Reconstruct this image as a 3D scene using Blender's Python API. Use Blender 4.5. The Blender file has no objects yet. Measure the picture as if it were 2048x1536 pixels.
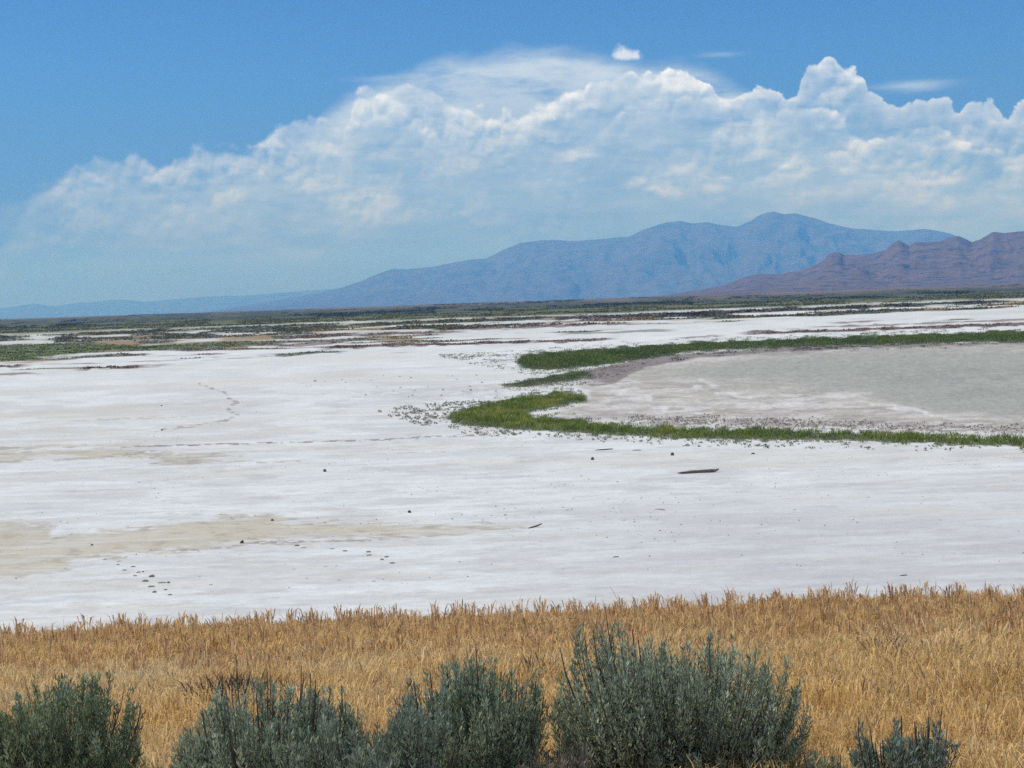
import bpy, bmesh, math, random
import numpy as np
from mathutils import Vector, Matrix
PI = math.pi
rng = np.random.default_rng(7)
random.seed(7)
S = bpy.context.scene
C = S.collection

# ------------------------------------------------------------------ camera
EYE = 10.0                      # eye height above the salt flat
W, H, F = 2048, 1536, 3248.0    # photograph size and focal length in its pixels
ROT = Matrix.Rotation(math.radians(90 - 2.88), 3, 'X') @ Matrix.Rotation(math.radians(-1.988), 3, 'Z')
cam_d = bpy.data.cameras.new('camera')
cam = bpy.data.objects.new('camera', cam_d)
C.objects.link(cam)
cam.matrix_world = Matrix.Translation((0, 0, EYE)) @ ROT.to_4x4()
cam_d.sensor_width = 36
cam_d.lens = 36 * F / W
cam_d.clip_start = 0.1
cam_d.clip_end = 300000
S.camera = cam

def ray(px, py):
    return (ROT @ Vector(((px - W / 2) / F, -(py - H / 2) / F, -1))).normalized()

def at(px, py, z=0.0):
    d = ray(px, py)
    return Vector((0, 0, EYE)) + d * ((z - EYE) / d.z)

def at_dist(px, py, y):
    d = ray(px, py)
    return Vector((0, 0, EYE)) + d * (y / d.y)

# ------------------------------------------------------------------ view, sun, world
S.view_settings.view_transform = 'Standard'
S.view_settings.look = 'None'
S.view_settings.exposure = 0.27
S.view_settings.gamma = 1.0
S.view_settings.use_curve_mapping = False
S.render.engine = 'CYCLES'
S.cycles.use_denoising = False
S.cycles.max_bounces = 6
S.cycles.diffuse_bounces = 3
S.cycles.glossy_bounces = 2
S.cycles.transmission_bounces = 3
S.cycles.transparent_max_bounces = 6
S.cycles.volume_bounces = 1
S.cycles.sample_clamp_indirect = 4.0

SUN_EL, SUN_AZ = math.radians(57), math.radians(-72)
sun_dir = Vector((math.sin(SUN_AZ) * math.cos(SUN_EL), math.cos(SUN_AZ) * math.cos(SUN_EL), math.sin(SUN_EL)))
sun_l = bpy.data.lights.new('sun', 'SUN')
sun_l.energy = 3.5
sun_l.angle = math.radians(0.5)
sun_l.color = (1.0, 0.965, 0.915)
sun = bpy.data.objects.new('sun', sun_l)
sun.rotation_euler = sun_dir.to_track_quat('Z', 'Y').to_euler()
sun.location = (0, 0, 60)
C.objects.link(sun)


class X:
    """a shader value: operators make Math nodes"""
    t = None
    def __init__(s, v): s.v = v
    def _m(s, op, *o, clamp=False):
        n = X.t.nodes.new('ShaderNodeMath'); n.operation = op; n.use_clamp = clamp
        for i, a in enumerate((s,) + o):
            a = a.v if isinstance(a, X) else a
            if isinstance(a, (int, float)): n.inputs[i].default_value = a
            else: X.t.links.new(a, n.inputs[i])
        return X(n.outputs[0])
    def __add__(s, o): return s._m('ADD', o)
    __radd__ = __add__
    def __sub__(s, o): return s._m('SUBTRACT', o)
    def __rsub__(s, o): return X(o)._m('SUBTRACT', s)
    def __mul__(s, o): return s._m('MULTIPLY', o)
    __rmul__ = __mul__
    def __truediv__(s, o): return s._m('DIVIDE', o)
    def clamp(s): return s._m('ADD', 0.0, clamp=True)
    def pow(s, o): return s._m('POWER', o)
    def exp(s): return s._m('EXPONENT')
    def max(s, o): return s._m('MAXIMUM', o)
    def min(s, o): return s._m('MINIMUM', o)

def smooth(x, a, b):
    n = X.t.nodes.new('ShaderNodeMapRange'); n.interpolation_type = 'SMOOTHSTEP'
    X.t.links.new(x.v, n.inputs[0])
    for i, q in ((1, a), (2, b)):
        if isinstance(q, X): X.t.links.new(q.v, n.inputs[i])
        else: n.inputs[i].default_value = q
    return X(n.outputs[0])

def vec(x, y, z=0.0):
    n = X.t.nodes.new('ShaderNodeCombineXYZ')
    for i, a in enumerate((x, y, z)):
        if isinstance(a, X): X.t.links.new(a.v, n.inputs[i])
        else: n.inputs[i].default_value = a
    return n.outputs[0]

def noise(v, scale, detail=3.0, rough=0.5, dist=0.0, dims='3D'):
    n = X.t.nodes.new('ShaderNodeTexNoise'); n.noise_dimensions = dims
    X.t.links.new(v, n.inputs['Vector'])
    n.inputs['Scale'].default_value = scale; n.inputs['Detail'].default_value = detail
    n.inputs['Roughness'].default_value = rough; n.inputs['Distortion'].default_value = dist
    return X(n.outputs[0])

def voro(v, scale):
    n = X.t.nodes.new('ShaderNodeTexVoronoi'); n.voronoi_dimensions = '2D'; n.feature = 'F1'
    X.t.links.new(v, n.inputs['Vector'])
    n.inputs['Scale'].default_value = scale
    return X(n.outputs['Distance'])

def mixc(f, a, b):
    n = X.t.nodes.new('ShaderNodeMix'); n.data_type = 'RGBA'
    if isinstance(f, X): X.t.links.new(f.v, n.inputs[0])
    else: n.inputs[0].default_value = f
    for i, q in ((6, a), (7, b)):
        if isinstance(q, tuple): n.inputs[i].default_value = q + (1,)
        else: X.t.links.new(q, n.inputs[i])
    return n.outputs[2]

def scale_c(c, f):
    n = X.t.nodes.new('ShaderNodeVectorMath'); n.operation = 'SCALE'
    X.t.links.new(c, n.inputs[0]); X.t.links.new(f.v, n.inputs[3])
    return n.outputs[0]

def curve(x, pts):
    n = X.t.nodes.new('ShaderNodeFloatCurve')
    cm = n.mapping; c = cm.curves[0]
    cm.use_clip = False
    while len(c.points) < len(pts): c.points.new(0.5, 0.5)
    for p, (a, b) in zip(c.points, pts):
        p.location = (a, b); p.handle_type = 'AUTO_CLAMPED'
    cm.update()
    X.t.links.new(x.v, n.inputs['Value'])
    return X(n.outputs[0])

world = bpy.data.worlds.new('World')
S.world = world
world.use_nodes = True
wt = world.node_tree
wt.nodes.clear()
X.t = wt
out = wt.nodes.new('ShaderNodeOutputWorld')
bg = wt.nodes.new('ShaderNodeBackground')
SKY_STRENGTH = 0.1
bg.inputs['Strength'].default_value = SKY_STRENGTH
wt.links.new(bg.outputs[0], out.inputs[0])
sky = wt.nodes.new('ShaderNodeTexSky')
sky.sky_type = 'NISHITA'
sky.sun_disc = False
sky.sun_elevation = SUN_EL
sky.sun_rotation = SUN_AZ
sky.altitude = 1300
sky.air_density = 1.0
sky.dust_density = 0.1
sky.ozone_density = 2.5
SKY_GAIN = (0.235, 0.46, 0.79)
skyc = wt.nodes.new('ShaderNodeVectorMath'); skyc.operation = 'MULTIPLY'
wt.links.new(sky.outputs[0], skyc.inputs[0]); skyc.inputs[1].default_value = SKY_GAIN

tc = wt.nodes.new('ShaderNodeTexCoord')
sp = wt.nodes.new('ShaderNodeSeparateXYZ')
wt.links.new(tc.outputs['Generated'], sp.inputs[0])
dx, dy, dz = (X(sp.outputs[i]) for i in range(3))
az = dx._m('ARCTAN2', dy)
el = dz._m('ARCSINE')

def azel(px, py):
    d = ray(px, py)
    return math.atan2(d.x, d.y), math.asin(d.z)

A0, A1, E1 = -0.40, 0.40, 0.25
un = (az - A0) / (A1 - A0)

def envelope(pix):
    pts = []
    for p in pix:
        a, e = azel(*p)
        pts.append(((a - A0) / (A1 - A0), e / E1))
    pts = [(0.0, pts[0][1])] + pts + [(1.0, pts[-1][1])]
    return curve(un, pts) * E1

def n2(v, scale, detail=3.0, rough=0.5): return noise(v, scale, detail, rough, dims='2D')

cum_top = envelope([(-60, 520), (30, 450), (85, 368), (150, 336), (205, 318), (245, 322), (270, 305), (325, 328), (360, 318), (395, 287), (425, 300), (455, 290),
                    (500, 300), (535, 262), (570, 240), (640, 240), (690, 248), (705, 200), (740, 180), (800, 170), (860, 178),
                    (900, 205), (940, 222), (985, 225), (1040, 220), (1120, 190), (1190, 170), (1255, 150), (1300, 138),
                    (1350, 132), (1395, 150), (1430, 178), (1455, 196), (1475, 184), (1515, 176), (1555, 186), (1580, 196),
                    (1598, 168), (1612, 138), (1638, 118), (1675, 128), (1725, 150), (1765, 190), (1790, 212), (1825, 206), (1885, 202),
                    (1925, 216), (1960, 208), (1985, 210), (2005, 230), (2040, 212), (2120, 200), (2200, 230)])
cum_low = envelope([(-60, 400), (150, 345), (400, 300), (600, 255), (760, 190), (950, 200), (1150, 185), (1320, 150), (1480, 185), (1640, 160), (1800, 205), (2000, 220), (2200, 225)])
veil_top = envelope([(-60, 560), (300, 420), (560, 300), (680, 200), (740, 165), (800, 150), (880, 118), (960, 104), (1040, 98), (1200, 102),
                     (1300, 118), (1400, 130), (1480, 170), (1560, 240), (1700, 300), (2048, 360), (2200, 380)])
P0 = vec(az, el)
wr = (n2(P0, 60.0, 4, 0.6) - 0.5) * 0.009
wr2 = (n2(vec(az + 3.1, el + 1.7), 60.0, 4, 0.6) - 0.5) * 0.009
LX, LY = -0.0012, 0.0030            # towards the light
crisp = curve(un, [(0, .05), (.12, .20), (.20, .42), (.28, .58), (.40, .74), (.52, .80), (.64, .97), (1, 1)])
streak = n2(vec(az * 0.20, el), 130.0, 4, 0.55)
streak2 = n2(vec(az * 0.35 + 4.0, el), 55.0, 4, 0.55)
broad = n2(vec(az * 0.6 + 2.0, el), 22.0, 3, 0.5)
patch = smooth(n2(vec(az * 0.62 + 11.0, el * 1.1), 30.0, 4, 0.55), 0.42, 0.62)
low = smooth(el, 0.012, 0.075)
K_ = 1.0 / SKY_STRENGTH
lit_c = (0.90 * K_, 0.98 * K_, 1.16 * K_)
shade_c = (0.20 * K_, 0.34 * K_, 0.58 * K_)
mid_c = (0.36 * K_, 0.50 * K_, 0.72 * K_)
veil_c = (0.60 * K_, 0.72 * K_, 0.88 * K_)

def billow(ox, oy, dx_=0.0, dy_=0.0):
    v = vec(az + wr + (ox + dx_), el + wr2 + (oy + dy_))
    return (0.5 - voro(v, 42.0)) * 0.0088 + (0.5 - voro(v, 105.0)) * 0.0066 + (n2(v, 130.0, 5, 0.62) - 0.5) * 0.0065

def cloud_row(col, scale, off, amp, seed, p0, fallk, strength, soft):
    top = (cum_low if amp else cum_top) * scale + off
    if amp: top = top + (n2(vec(az + seed, 0.37 * seed), 15.0, 2) - 0.5) * amp
    b0 = billow(seed, seed * 1.7); b1 = billow(seed, seed * 1.7, LX, LY)
    d = top + b0 - el
    m = smooth(d, 0.0, (1.0 - crisp) * 0.013 + soft)
    fall = (d.max(0.0) * -fallk).exp()
    pres = smooth(n2(vec(az * 0.7 + seed * 3.0, el * 1.6), 17.0, 3) * 0.75 + broad * 0.25, p0, p0 + 0.16)
    al = m * (fall * 0.90 + 0.08 * streak2) * pres * strength * (crisp * 0.55 + 0.45) * (low * 0.9 + 0.1)
    lit = (((b0 - b1) * 128.0 * (patch * 0.65 + 0.35) + 0.02 + fall * 0.55 + patch * 0.30 - 0.16 + (streak - 0.5) * 0.45).clamp())
    return mixc(al.clamp(), col, mixc(lit, shade_c, lit_c)), d

skyt = wt.nodes.new('ShaderNodeVectorMath'); skyt.operation = 'MULTIPLY'
wt.links.new(skyc.outputs[0], skyt.inputs[0])
wt.links.new(mixc(smooth(el, -0.02, 0.16), (0.56, 0.24, 0.48), (1.04, 1.04, 1.04)), skyt.inputs[1])
skyd = skyt.outputs[0]
veil_d = veil_top + (n2(vec(az * 0.5, el), 40.0, 4, 0.55) - 0.5) * 0.016 - el
alpha_v = smooth(veil_d, -0.004, 0.016) * smooth(streak2 * 0.55 + streak * 0.45, 0.18, 0.60) * 1.0 * smooth(un, 0.12, 0.42) * ((veil_d.max(0.0) * -19.0).exp() * 0.95 + 0.05)
alpha_v = alpha_v * (low * 0.8 + 0.2)
col = mixc(alpha_v, skyd, veil_c)
body = cum_top - el
alpha_b = smooth(body + (streak - 0.5) * 0.02, 0.0, 0.030) * (low * 0.8 + 0.2) * (crisp * 0.55 + 0.30) * (streak2 * 0.6 + broad * 0.4 + 0.02)
col = mixc(alpha_b.clamp(), col, mixc((broad * 1.2 - 0.2 + (streak - 0.5) * 0.8).clamp(), shade_c, mid_c))
col, _d = cloud_row(col, 1.0, 0.0, 0.0, 0.0, 0.0, 32.0, 1.0, 0.0022)
col, _d = cloud_row(col, 0.84, 0.0, 0.055, 1.3, 0.39, 38.0, 0.78, 0.0045)
col, _d = cloud_row(col, 0.68, 0.0, 0.055, 2.9, 0.43, 44.0, 0.68, 0.005)
col, _d = cloud_row(col, 0.52, 0.0, 0.040, 4.7, 0.45, 52.0, 0.65, 0.007)
col, _d = cloud_row(col, 0.36, 0.0, 0.020, 6.1, 0.48, 64.0, 0.45, 0.008)
streaks_ = smooth(n2(vec(az * 0.16 + 7.0, el), 105.0, 3, 0.5), 0.52, 0.68) * smooth(body, 0.02, 0.05) * low * crisp * 0.55
col = mixc(streaks_, col, shade_c)

def wisp(px, py, wpx, hpx, amount):
    a, e = azel(px, py)
    q = ((az - a) / (wpx / F)).pow(2.0) + ((el - e + (streak - 0.5) * 0.006) / (hpx / F)).pow(2.0)
    return (q * -1.0).exp() * amount

wisps = wisp(1825, 172, 62, 8, 0.45) + wisp(1440, 110, 38, 5, 0.22) + wisp(760, 158, 50, 7, 0.2)
pa, pe = azel(1243, 112)
pq = smooth((0.0050 - (((az - pa) * 0.55).pow(2.0) + ((el - pe) * 1.1).pow(2.0)).pow(0.5) + billow(9.4, 3.3) * 0.7), 0.0, 0.005) * smooth(el, pe - 0.004, pe - 0.0005) * 0.6
col = mixc(wisps.clamp(), col, veil_c)
col = mixc(pq, col, lit_c)
wt.links.new(col, bg.inputs['Color'])

# ------------------------------------------------------------------ helpers
def tag(o, label=None, cat=None, group=None, kind=None):
    if label: o['label'] = label
    if cat: o['category'] = cat
    if group: o['group'] = group
    if kind: o['kind'] = kind
    return o

def np_mesh(name, v, f, col=None, mat=None, parent=None, smooth_shade=False):
    me = bpy.data.meshes.new(name)
    v = np.ascontiguousarray(v, np.float32); f = np.ascontiguousarray(f, np.int32)
    k = f.shape[1]
    me.vertices.add(len(v)); me.vertices.foreach_set('co', v.ravel())
    me.loops.add(f.size); me.loops.foreach_set('vertex_index', f.ravel())
    me.polygons.add(len(f))
    me.polygons.foreach_set('loop_start', np.arange(0, f.size, k, dtype=np.int32))
    if smooth_shade: me.polygons.foreach_set('use_smooth', np.ones(len(f), bool))
    me.update(calc_edges=True)
    if col is not None:
        ca = me.color_attributes.new('tint', 'FLOAT_COLOR', 'POINT')
        c4 = np.ones((len(v), 4), np.float32); c4[:, :3] = col
        ca.data.foreach_set('color', c4.ravel())
    if mat: me.materials.append(mat)
    o = bpy.data.objects.new(name, me)
    C.objects.link(o)
    if parent: o.parent = parent
    return o

def new_mat(name):
    m = bpy.data.materials.new(name); m.use_nodes = True
    X.t = m.node_tree
    return m, m.node_tree, m.node_tree.nodes['Principled BSDF']

def attr(name='tint'):
    n = X.t.nodes.new('ShaderNodeVertexColor'); n.layer_name = name
    return n.outputs[0]

def obj_coord():
    return X.t.nodes.new('ShaderNodeTexCoord').outputs['Object']

def stretch(c, s):
    n = X.t.nodes.new('ShaderNodeVectorMath'); n.operation = 'MULTIPLY'
    X.t.links.new(c, n.inputs[0]); n.inputs[1].default_value = s
    return n.outputs[0]

def bump(p, h, strength, dist):
    n = X.t.nodes.new('ShaderNodeBump')
    n.inputs['Strength'].default_value = strength; n.inputs['Distance'].default_value = dist
    X.t.links.new(h.v, n.inputs['Height']); X.t.links.new(n.outputs[0], p.inputs['Normal'])

def foliage_mat(name, transl=0.35, rough=0.65):
    m, t, p = new_mat(name)
    c = attr()
    v = noise(obj_coord(), 9.0, 3, 0.6)
    c = scale_c(c, v * 0.5 + 0.75)
    t.links.new(c, p.inputs['Base Color'])
    p.inputs['Roughness'].default_value = rough
    p.inputs['Specular IOR Level'].default_value = 0.25
    tr = t.nodes.new('ShaderNodeBsdfTranslucent'); t.links.new(c, tr.inputs[0])
    mx = t.nodes.new('ShaderNodeMixShader'); mx.inputs[0].default_value = transl
    t.links.new(p.outputs[0], mx.inputs[1]); t.links.new(tr.outputs[0], mx.inputs[2])
    t.links.new(mx.outputs[0], t.nodes['Material Output'].inputs[0])
    return m

def _hash(ix, iy, seed):
    h = (ix.astype(np.int64) * 374761393 + iy.astype(np.int64) * 668265263 + seed * 974634777) & 0xFFFFFFFF
    h = ((h ^ (h >> 13)) * 1274126177) & 0xFFFFFFFF
    h = (h ^ (h >> 16)) & 0xFFFFFFFF
    return h / 4294967295.0

def vnoise(x, y, seed=0):
    x = np.asarray(x, float); y = np.asarray(y, float)
    x, y = 0.8 * x + 0.6 * y * 0 + seed * 1.37, y + seed * 2.11
    ix, iy = np.floor(x), np.floor(y)
    fx, fy = x - ix, y - iy
    fx = fx * fx * fx * (fx * (fx * 6 - 15) + 10); fy = fy * fy * fy * (fy * (fy * 6 - 15) + 10)
    a, b = _hash(ix, iy, seed), _hash(ix + 1, iy, seed)
    c, d = _hash(ix, iy + 1, seed), _hash(ix + 1, iy + 1, seed)
    return (a + (b - a) * fx) * (1 - fy) + (c + (d - c) * fx) * fy

def fbm(x, y, octv=4, seed=0, gain=0.5):
    s, amp, tot = 0, 1.0, 0
    for i in range(octv):
        s = s + amp * vnoise(x * 2 ** i, y * 2 ** i, seed + 17 * i); tot += amp; amp *= gain
    return s / tot

def sstep(x, a, b):
    t = np.clip((x - a) / (b - a), 0, 1)
    return t * t * (3 - 2 * t)

# ground map: bearing in a*F, dip in q = EYE*F/distance (both in photo-pixel sized units)
def to_map(px, py):
    p = at(px, py)
    return p.x / p.y * F, EYE * F / p.y

def poly_map(pts): return np.array([to_map(*p) for p in pts])

def sdf(u, q, poly):
    """signed distance, positive inside"""
    d2 = np.full(u.shape, 1e18); ins = np.zeros(u.shape, bool)
    n = len(poly)
    for i in range(n):
        ax, ay = poly[i]; bx, by = poly[(i + 1) % n]
        ex, ey = bx - ax, by - ay
        t = np.clip(((u - ax) * ex + (q - ay) * ey) / (ex * ex + ey * ey + 1e-9), 0, 1)
        d2 = np.minimum(d2, (u - ax - t * ex) ** 2 + (q - ay - t * ey) ** 2)
        c = ((ay > q) != (by > q)) & (u < (bx - ax) * (q - ay) / ((by - ay) if by != ay else 1e-9) + ax)
        ins ^= c
    return np.where(ins, 1, -1) * np.sqrt(d2)

# ------------------------------------------------------------------ ground regions
GREEN_NEAR = poly_map([(895, 834), (945, 817), (1010, 803), (1070, 795), (1120, 788), (1162, 791), (1168, 802), (1130, 810), (1090, 818),
                       (1050, 827), (1045, 832), (1080, 836), (1150, 841), (1200, 849), (1300, 856), (1400, 860), (1500, 861), (1650, 866),
                       (1800, 872), (1950, 876), (2100, 876), (2300, 874), (2300, 896), (2100, 895), (1950, 890), (1850, 886), (1700, 881),
                       (1550, 880), (1400, 877), (1250, 872), (1150, 866), (1080, 860), (1010, 857), (950, 852), (905, 845)])
GREEN_FAR = poly_map([(1035, 722), (1055, 710), (1150, 703), (1250, 696), (1400, 686), (1600, 679), (1800, 672), (2048, 664), (2300, 654),
                      (2300, 676), (2048, 682), (1800, 688), (1600, 692), (1400, 702), (1320, 711), (1260, 722), (1190, 733), (1100, 740), (1050, 736)])
GREEN_LEFT = poly_map([(-200, 702), (0, 694), (60, 689), (200, 688), (300, 692), (420, 688), (560, 682), (560, 686), (300, 699), (180, 704), (100, 714), (0, 722), (-200, 735)])
GREEN_MID = poly_map([(1010, 772), (1060, 761), (1110, 752), (1165, 744), (1180, 752), (1125, 764), (1060, 773)])
PAN = poly_map([(1165, 745), (1230, 726), (1320, 712), (1450, 704), (1600, 696), (1800, 690), (2048, 684), (2300, 676), (2300, 866), (2048, 863),
                (1800, 857), (1500, 850), (1300, 844), (1180, 836), (1090, 829), (1140, 812), (1175, 800), (1180, 785), (1150, 765)])
PAN_GREY = poly_map([(1290, 745), (1400, 722), (1560, 706), (1800, 697), (2048, 690), (2300, 686), (2300, 850), (2048, 842), (1900, 836), (1800, 812), (1710, 790), (1600, 775), (1400, 768)])
PAN_RIM = poly_map([(1160, 742), (1260, 722), (1330, 710), (1450, 700), (1600, 692), (1800, 687), (2048, 682), (2300, 676), (2300, 683), (2048, 688), (1800, 694), (1560, 705), (1400, 717), (1290, 735), (1230, 768), (1185, 775), (1140, 757)])
TAN = [poly_map([(-200, 1050), (0, 1040), (100, 1052), (105, 1068), (200, 1064), (290, 1058), (340, 1040), (430, 1034), (540, 1030), (580, 1042), (700, 1050), (800, 1050),
                 (950, 1048), (1050, 1052), (960, 1064), (800, 1072), (600, 1082), (480, 1092), (330, 1105), (200, 1112), (150, 1130), (100, 1148), (0, 1156), (-200, 1180)]),
       poly_map([(-200, 895), (0, 898), (170, 897), (250, 900), (300, 905), (390, 908), (480, 912), (420, 922), (330, 925), (250, 918), (120, 917), (-200, 925)])]
# streak list: x0, y0, x1, y1, half thickness, colour key, strength
STREAKS = [(640, 696, 1230, 678, 2.6, 'rust', 1.0), (860, 660, 1275, 646, 2.2, 'rust', .9), (1120, 668, 1350, 660, 2, 'olive', .7), (700, 671, 930, 662, 2.2, 'rust', .9),
           (1480, 667, 2300, 640, 2.8, 'rust', 1.0), (1620, 655, 2300, 630, 1.6, 'rust', .8), (1660, 646, 1760, 642, 1.6, 'rust', .8), (1350, 676, 1445, 671, 1.4, 'rust', .7),
           (150, 739, 300, 731, 2.6, 'rust', .95), (290, 732, 345, 728, 1.6, 'rust', .6), (-100, 736, 60, 731, 2.2, 'rust', .95), (-100, 752, 80, 746, 1.6, 'rust', .8), (240, 711, 285, 709, 1.5, 'rust', .7), (390, 709, 450, 708, 1.5, 'rust', .8),
           (520, 713, 690, 703, 2.4, 'olive', .9), (530, 692, 700, 684, 2.6, 'rust', .9), (170, 690, 290, 684, 3.2, 'straw', .9), (430, 682, 560, 674, 3.5, 'straw', .95), (560, 678, 720, 668, 2.6, 'rust', .9),
           (-100, 680, 60, 673, 4.5, 'olive', .9), (90, 680, 160, 675, 4, 'olive', 1), (300, 676, 440, 668, 3, 'olive', .9), (160, 668, 400, 659, 2.5, 'olive', .8), (400, 664, 700, 652, 2.5, 'olive', .9),
           (700, 650, 1100, 636, 2.6, 'olive', .9), (800, 655, 860, 652, 1.6, 'olive', .9), (1100, 637, 1320, 630, 3, 'scrub', .9), (1060, 640, 1300, 634, 2, 'rust', .7),
           (1310, 632, 1440, 627, 4, 'scrub', 1), (1440, 626, 1540, 621, 2.6, 'scrub', .9), (1540, 618, 1610, 615, 4, 'scrub', 1), (1610, 620, 1700, 616, 3, 'scrub', .9),
           (1680, 617, 1750, 612, 4, 'scrub', 1), (1780, 614, 1860, 612, 3.4, 'scrub', 1), (1900, 605, 2020, 601, 4, 'scrub', 1), (2000, 607, 2300, 594, 3.5, 'straw', .9), (1640, 622, 1690, 620, 2, 'straw', .8),
           (880, 715, 1040, 708, 2.2, 'scatter', .7), (980, 722, 1060, 718, 2.4, 'scatter', .7), (1010, 736, 1090, 733, 2, 'scatter', .6),
           (230, 893, 640, 884, 1.5, 'track', 1), (640, 884, 1000, 868, 1.5, 'track', 1), (750, 907, 900, 903, 1, 'track', .5),
           (480, 1088, 620, 1083, 2.4, 'damp', 1), (560, 1086, 780, 1079, 1.8, 'damp', 1), (330, 1104, 480, 1092, 2, 'damp', .9), (0, 903, 170, 905, 2, 'damp', .4), (330, 925, 620, 922, 2.0, 'damp', .5),
           (195, 915, 320, 906, 5, 'damp', .75), (240, 908, 420, 916, 6, 'damp', .4), (130, 842, 300, 836, 1.2, 'damp', .35), (170, 842, 360, 830, 1, 'damp', .3), (280, 838, 400, 832, 1, 'damp', .4), (420, 1038, 560, 1030, 5, 'damp', .35),
           (0, 1050, 130, 1050, 8, 'damp', .3), (-50, 1200, 60, 1192, 5, 'damp', .18), (60, 1225, 240, 1212, 5, 'damp', .2), (180, 1205, 240, 1200, 5, 'damp', .15), (700, 790, 1000, 775, 5, 'damp', .25), (800, 800, 1100, 788, 8, 'damp', .2)]
STREAKS = [(*to_map(s[0], s[1]), *to_map(s[2], s[3])) + s[4:] for s in STREAKS]
LINE_TRAILS = [[(400, 768), (425, 777), (450, 784), (455, 796), (475, 805), (460, 812), (455, 820), (475, 828), (450, 842), (380, 853), (330, 858)]]
TINT = {'rust': (.16, .095, .07), 'olive': (.10, .105, .055), 'straw': (.30, .22, .11), 'scrub': (.055, .05, .035), 'scatter': (.24, .24, .19), 'track': (.30, .24, .21), 'damp': (.33, .30, .26)}

def ground_colour(x, y):
    u = x / y * F; q = EYE * F / y
    r = np.full(u.shape + (3,), 0.0)
    def lay(c, m): r[...] = r * (1 - m[..., None]) + np.array(c) * m[..., None]
    w1 = fbm(u / 90, q / 7, 4, 3); w2 = fbm(u / 260, q / 16, 4, 5); w3 = fbm(u / 22, q / 3.2, 3, 9); w4 = fbm(u / 34, q / 9, 4, 11)
    far = 1 - sstep(q, 60, 220)
    r[...] = np.array((.655, .672, .64)) * (1 + .20 * (w1 - .5) + .24 * (w2 - .5) + .12 * (w3 - .5))[..., None]
    # greyer and creamier films of mud below the salt
    lay((.49, .485, .44), sstep(w2 + .35 * (w1 - .5), .56, .78) * .55)
    lay((.58, .565, .50), sstep(fbm(u / 420, q / 22, 4, 21), .52, .75) * .55)
    lay((.51, .505, .475), sstep(fbm(u / 150, q / 14, 5, 27, .6), .50, .66) * .5 * sstep(q, 110, 160))
    lay((.42, .40, .365), sstep(fbm(u / 60, q / 7, 5, 29, .6), .60, .72) * .30 * sstep(q, 130, 190))
    near_r = sstep(u, -250, 500) * sstep(q, 330, 520)
    lay((.50, .50, .49), near_r * (.35 + .6 * sstep(w2 * .6 + w1 * .4, .35, .65)))
    left_film = sstep(-u, 200, 900) * sstep(q, 150, 200) * (1 - sstep(q, 255, 300))
    lay((.54, .515, .44), left_film * sstep(w1, .35, .7) * .55)
    for k, poly in enumerate(TAN):
        d = sdf(u, q, poly) + (w1 - .5) * 30 + (w3 - .5) * 26
        m = sstep(d, -7, 9)
        lay((.50, .455, .345), m * (.66 + .40 * w4))
        lay((.38, .36, .33), m * (1 - sstep(d, 2, 16)) * .5 * sstep(w3, .3, .7))
        lay((.60, .60, .55), m * sstep(fbm(u / 130, q / 6, 4, 23), .56, .68) * .55)
        lay((.30, .275, .23), m * sstep(w3 * .6 + w4 * .4, .58, .72) * .45)
    d = sdf(u, q, PAN) + (w1 - .5) * 18 + (w3 - .5) * 8
    m = sstep(d, -5, 5)
    lay((.45, .43, .365), m)
    lay((.33, .30, .27), m * sstep(w3 * .5 + w1 * .5, .52, .66) * .55)
    lay((.60, .575, .53), m * sstep(fbm(u / 70, q / 10, 4, 31), .48, .62) * .6)
    lay((.34, .31, .275), m * sstep(fbm(u / 46, q / 5, 4, 33), .56, .68) * .6)
    d = sdf(u, q, PAN_GREY) + (w1 - .5) * 24 + (w4 - .5) * 16
    mg = sstep(d, -14, 22)
    lay((.35, .352, .30), mg * .95)
    lay((.25, .25, .218), mg * sstep(d, 10, 90) * sstep(w2 * .5 + w4 * .5, .35, .62) * .55)
    d = sdf(u, q, PAN_RIM) + (w1 - .5) * 7 + (w3 - .5) * 4
    lay((.225, .19, .17), sstep(d, -2.5, 2.5) * (.82 + .3 * w4))
    # white veins on the pan
    for pts, th, s in ([(1390, 775), (1430, 785), (1500, 793), (1620, 790), (1700, 792), (1745, 805), (1790, 815), (1850, 826), (1900, 836), (2048, 843)], 3.2, .75), \
                      ([(1160, 763), (1220, 770), (1250, 785), (1300, 795), (1400, 802), (1480, 808), (1600, 806)], 6, .7), \
                      ([(1340, 757), (1400, 755), (1430, 775), (1470, 790)], 4, .55), ([(1060, 828), (1150, 815), (1230, 812), (1330, 818), (1420, 822)], 5, .8), ([(1700, 790), (1745, 778)], 2, .5):
        pm = [to_map(*p) for p in pts]
        for i in range(len(pm) - 1):
            dd = -sdf(u, q + (w4 - .5) * 16, np.array([pm[i], pm[i + 1]]))
            lay((.66, .645, .61), (1 - sstep(np.abs(dd), th * .4, th * 1.9)) * np.clip(s * (.5 + w1) * sstep(fbm(u / 26, q / 5, 3, 35), .25, .6), 0, 1) * .8)
    grain = vnoise(u / 3.1, q / 1.3, 37) * .6 + vnoise(u / 7, q / 2.2, 38) * .4
    r *= 1 + (sstep(sdf(u, q, PAN), -5, 5) * .34 * (grain - .5))[..., None]
    # stubble on the rim of the pan, below it
    rim = (1 - sstep(np.abs(sdf(u, q, np.array([to_map(*p) for p in [(1290, 838), (1500, 840), (1800, 849), (2100, 853), (2100, 857), (1800, 854), (1500, 846), (1290, 842)]]))), 3, 12))
    lay((.30, .26, .235), rim * sstep(w3, .45, .6) * .7)
    # horizon bands
    qq = q + (w1 - .5) * 5 + (w2 - .5) * 6
    lay((.50, .51, .45), (1 - sstep(q, 45, 85)) * (1 - .75 * sstep(u, -300, 500)) * .7)
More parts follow.
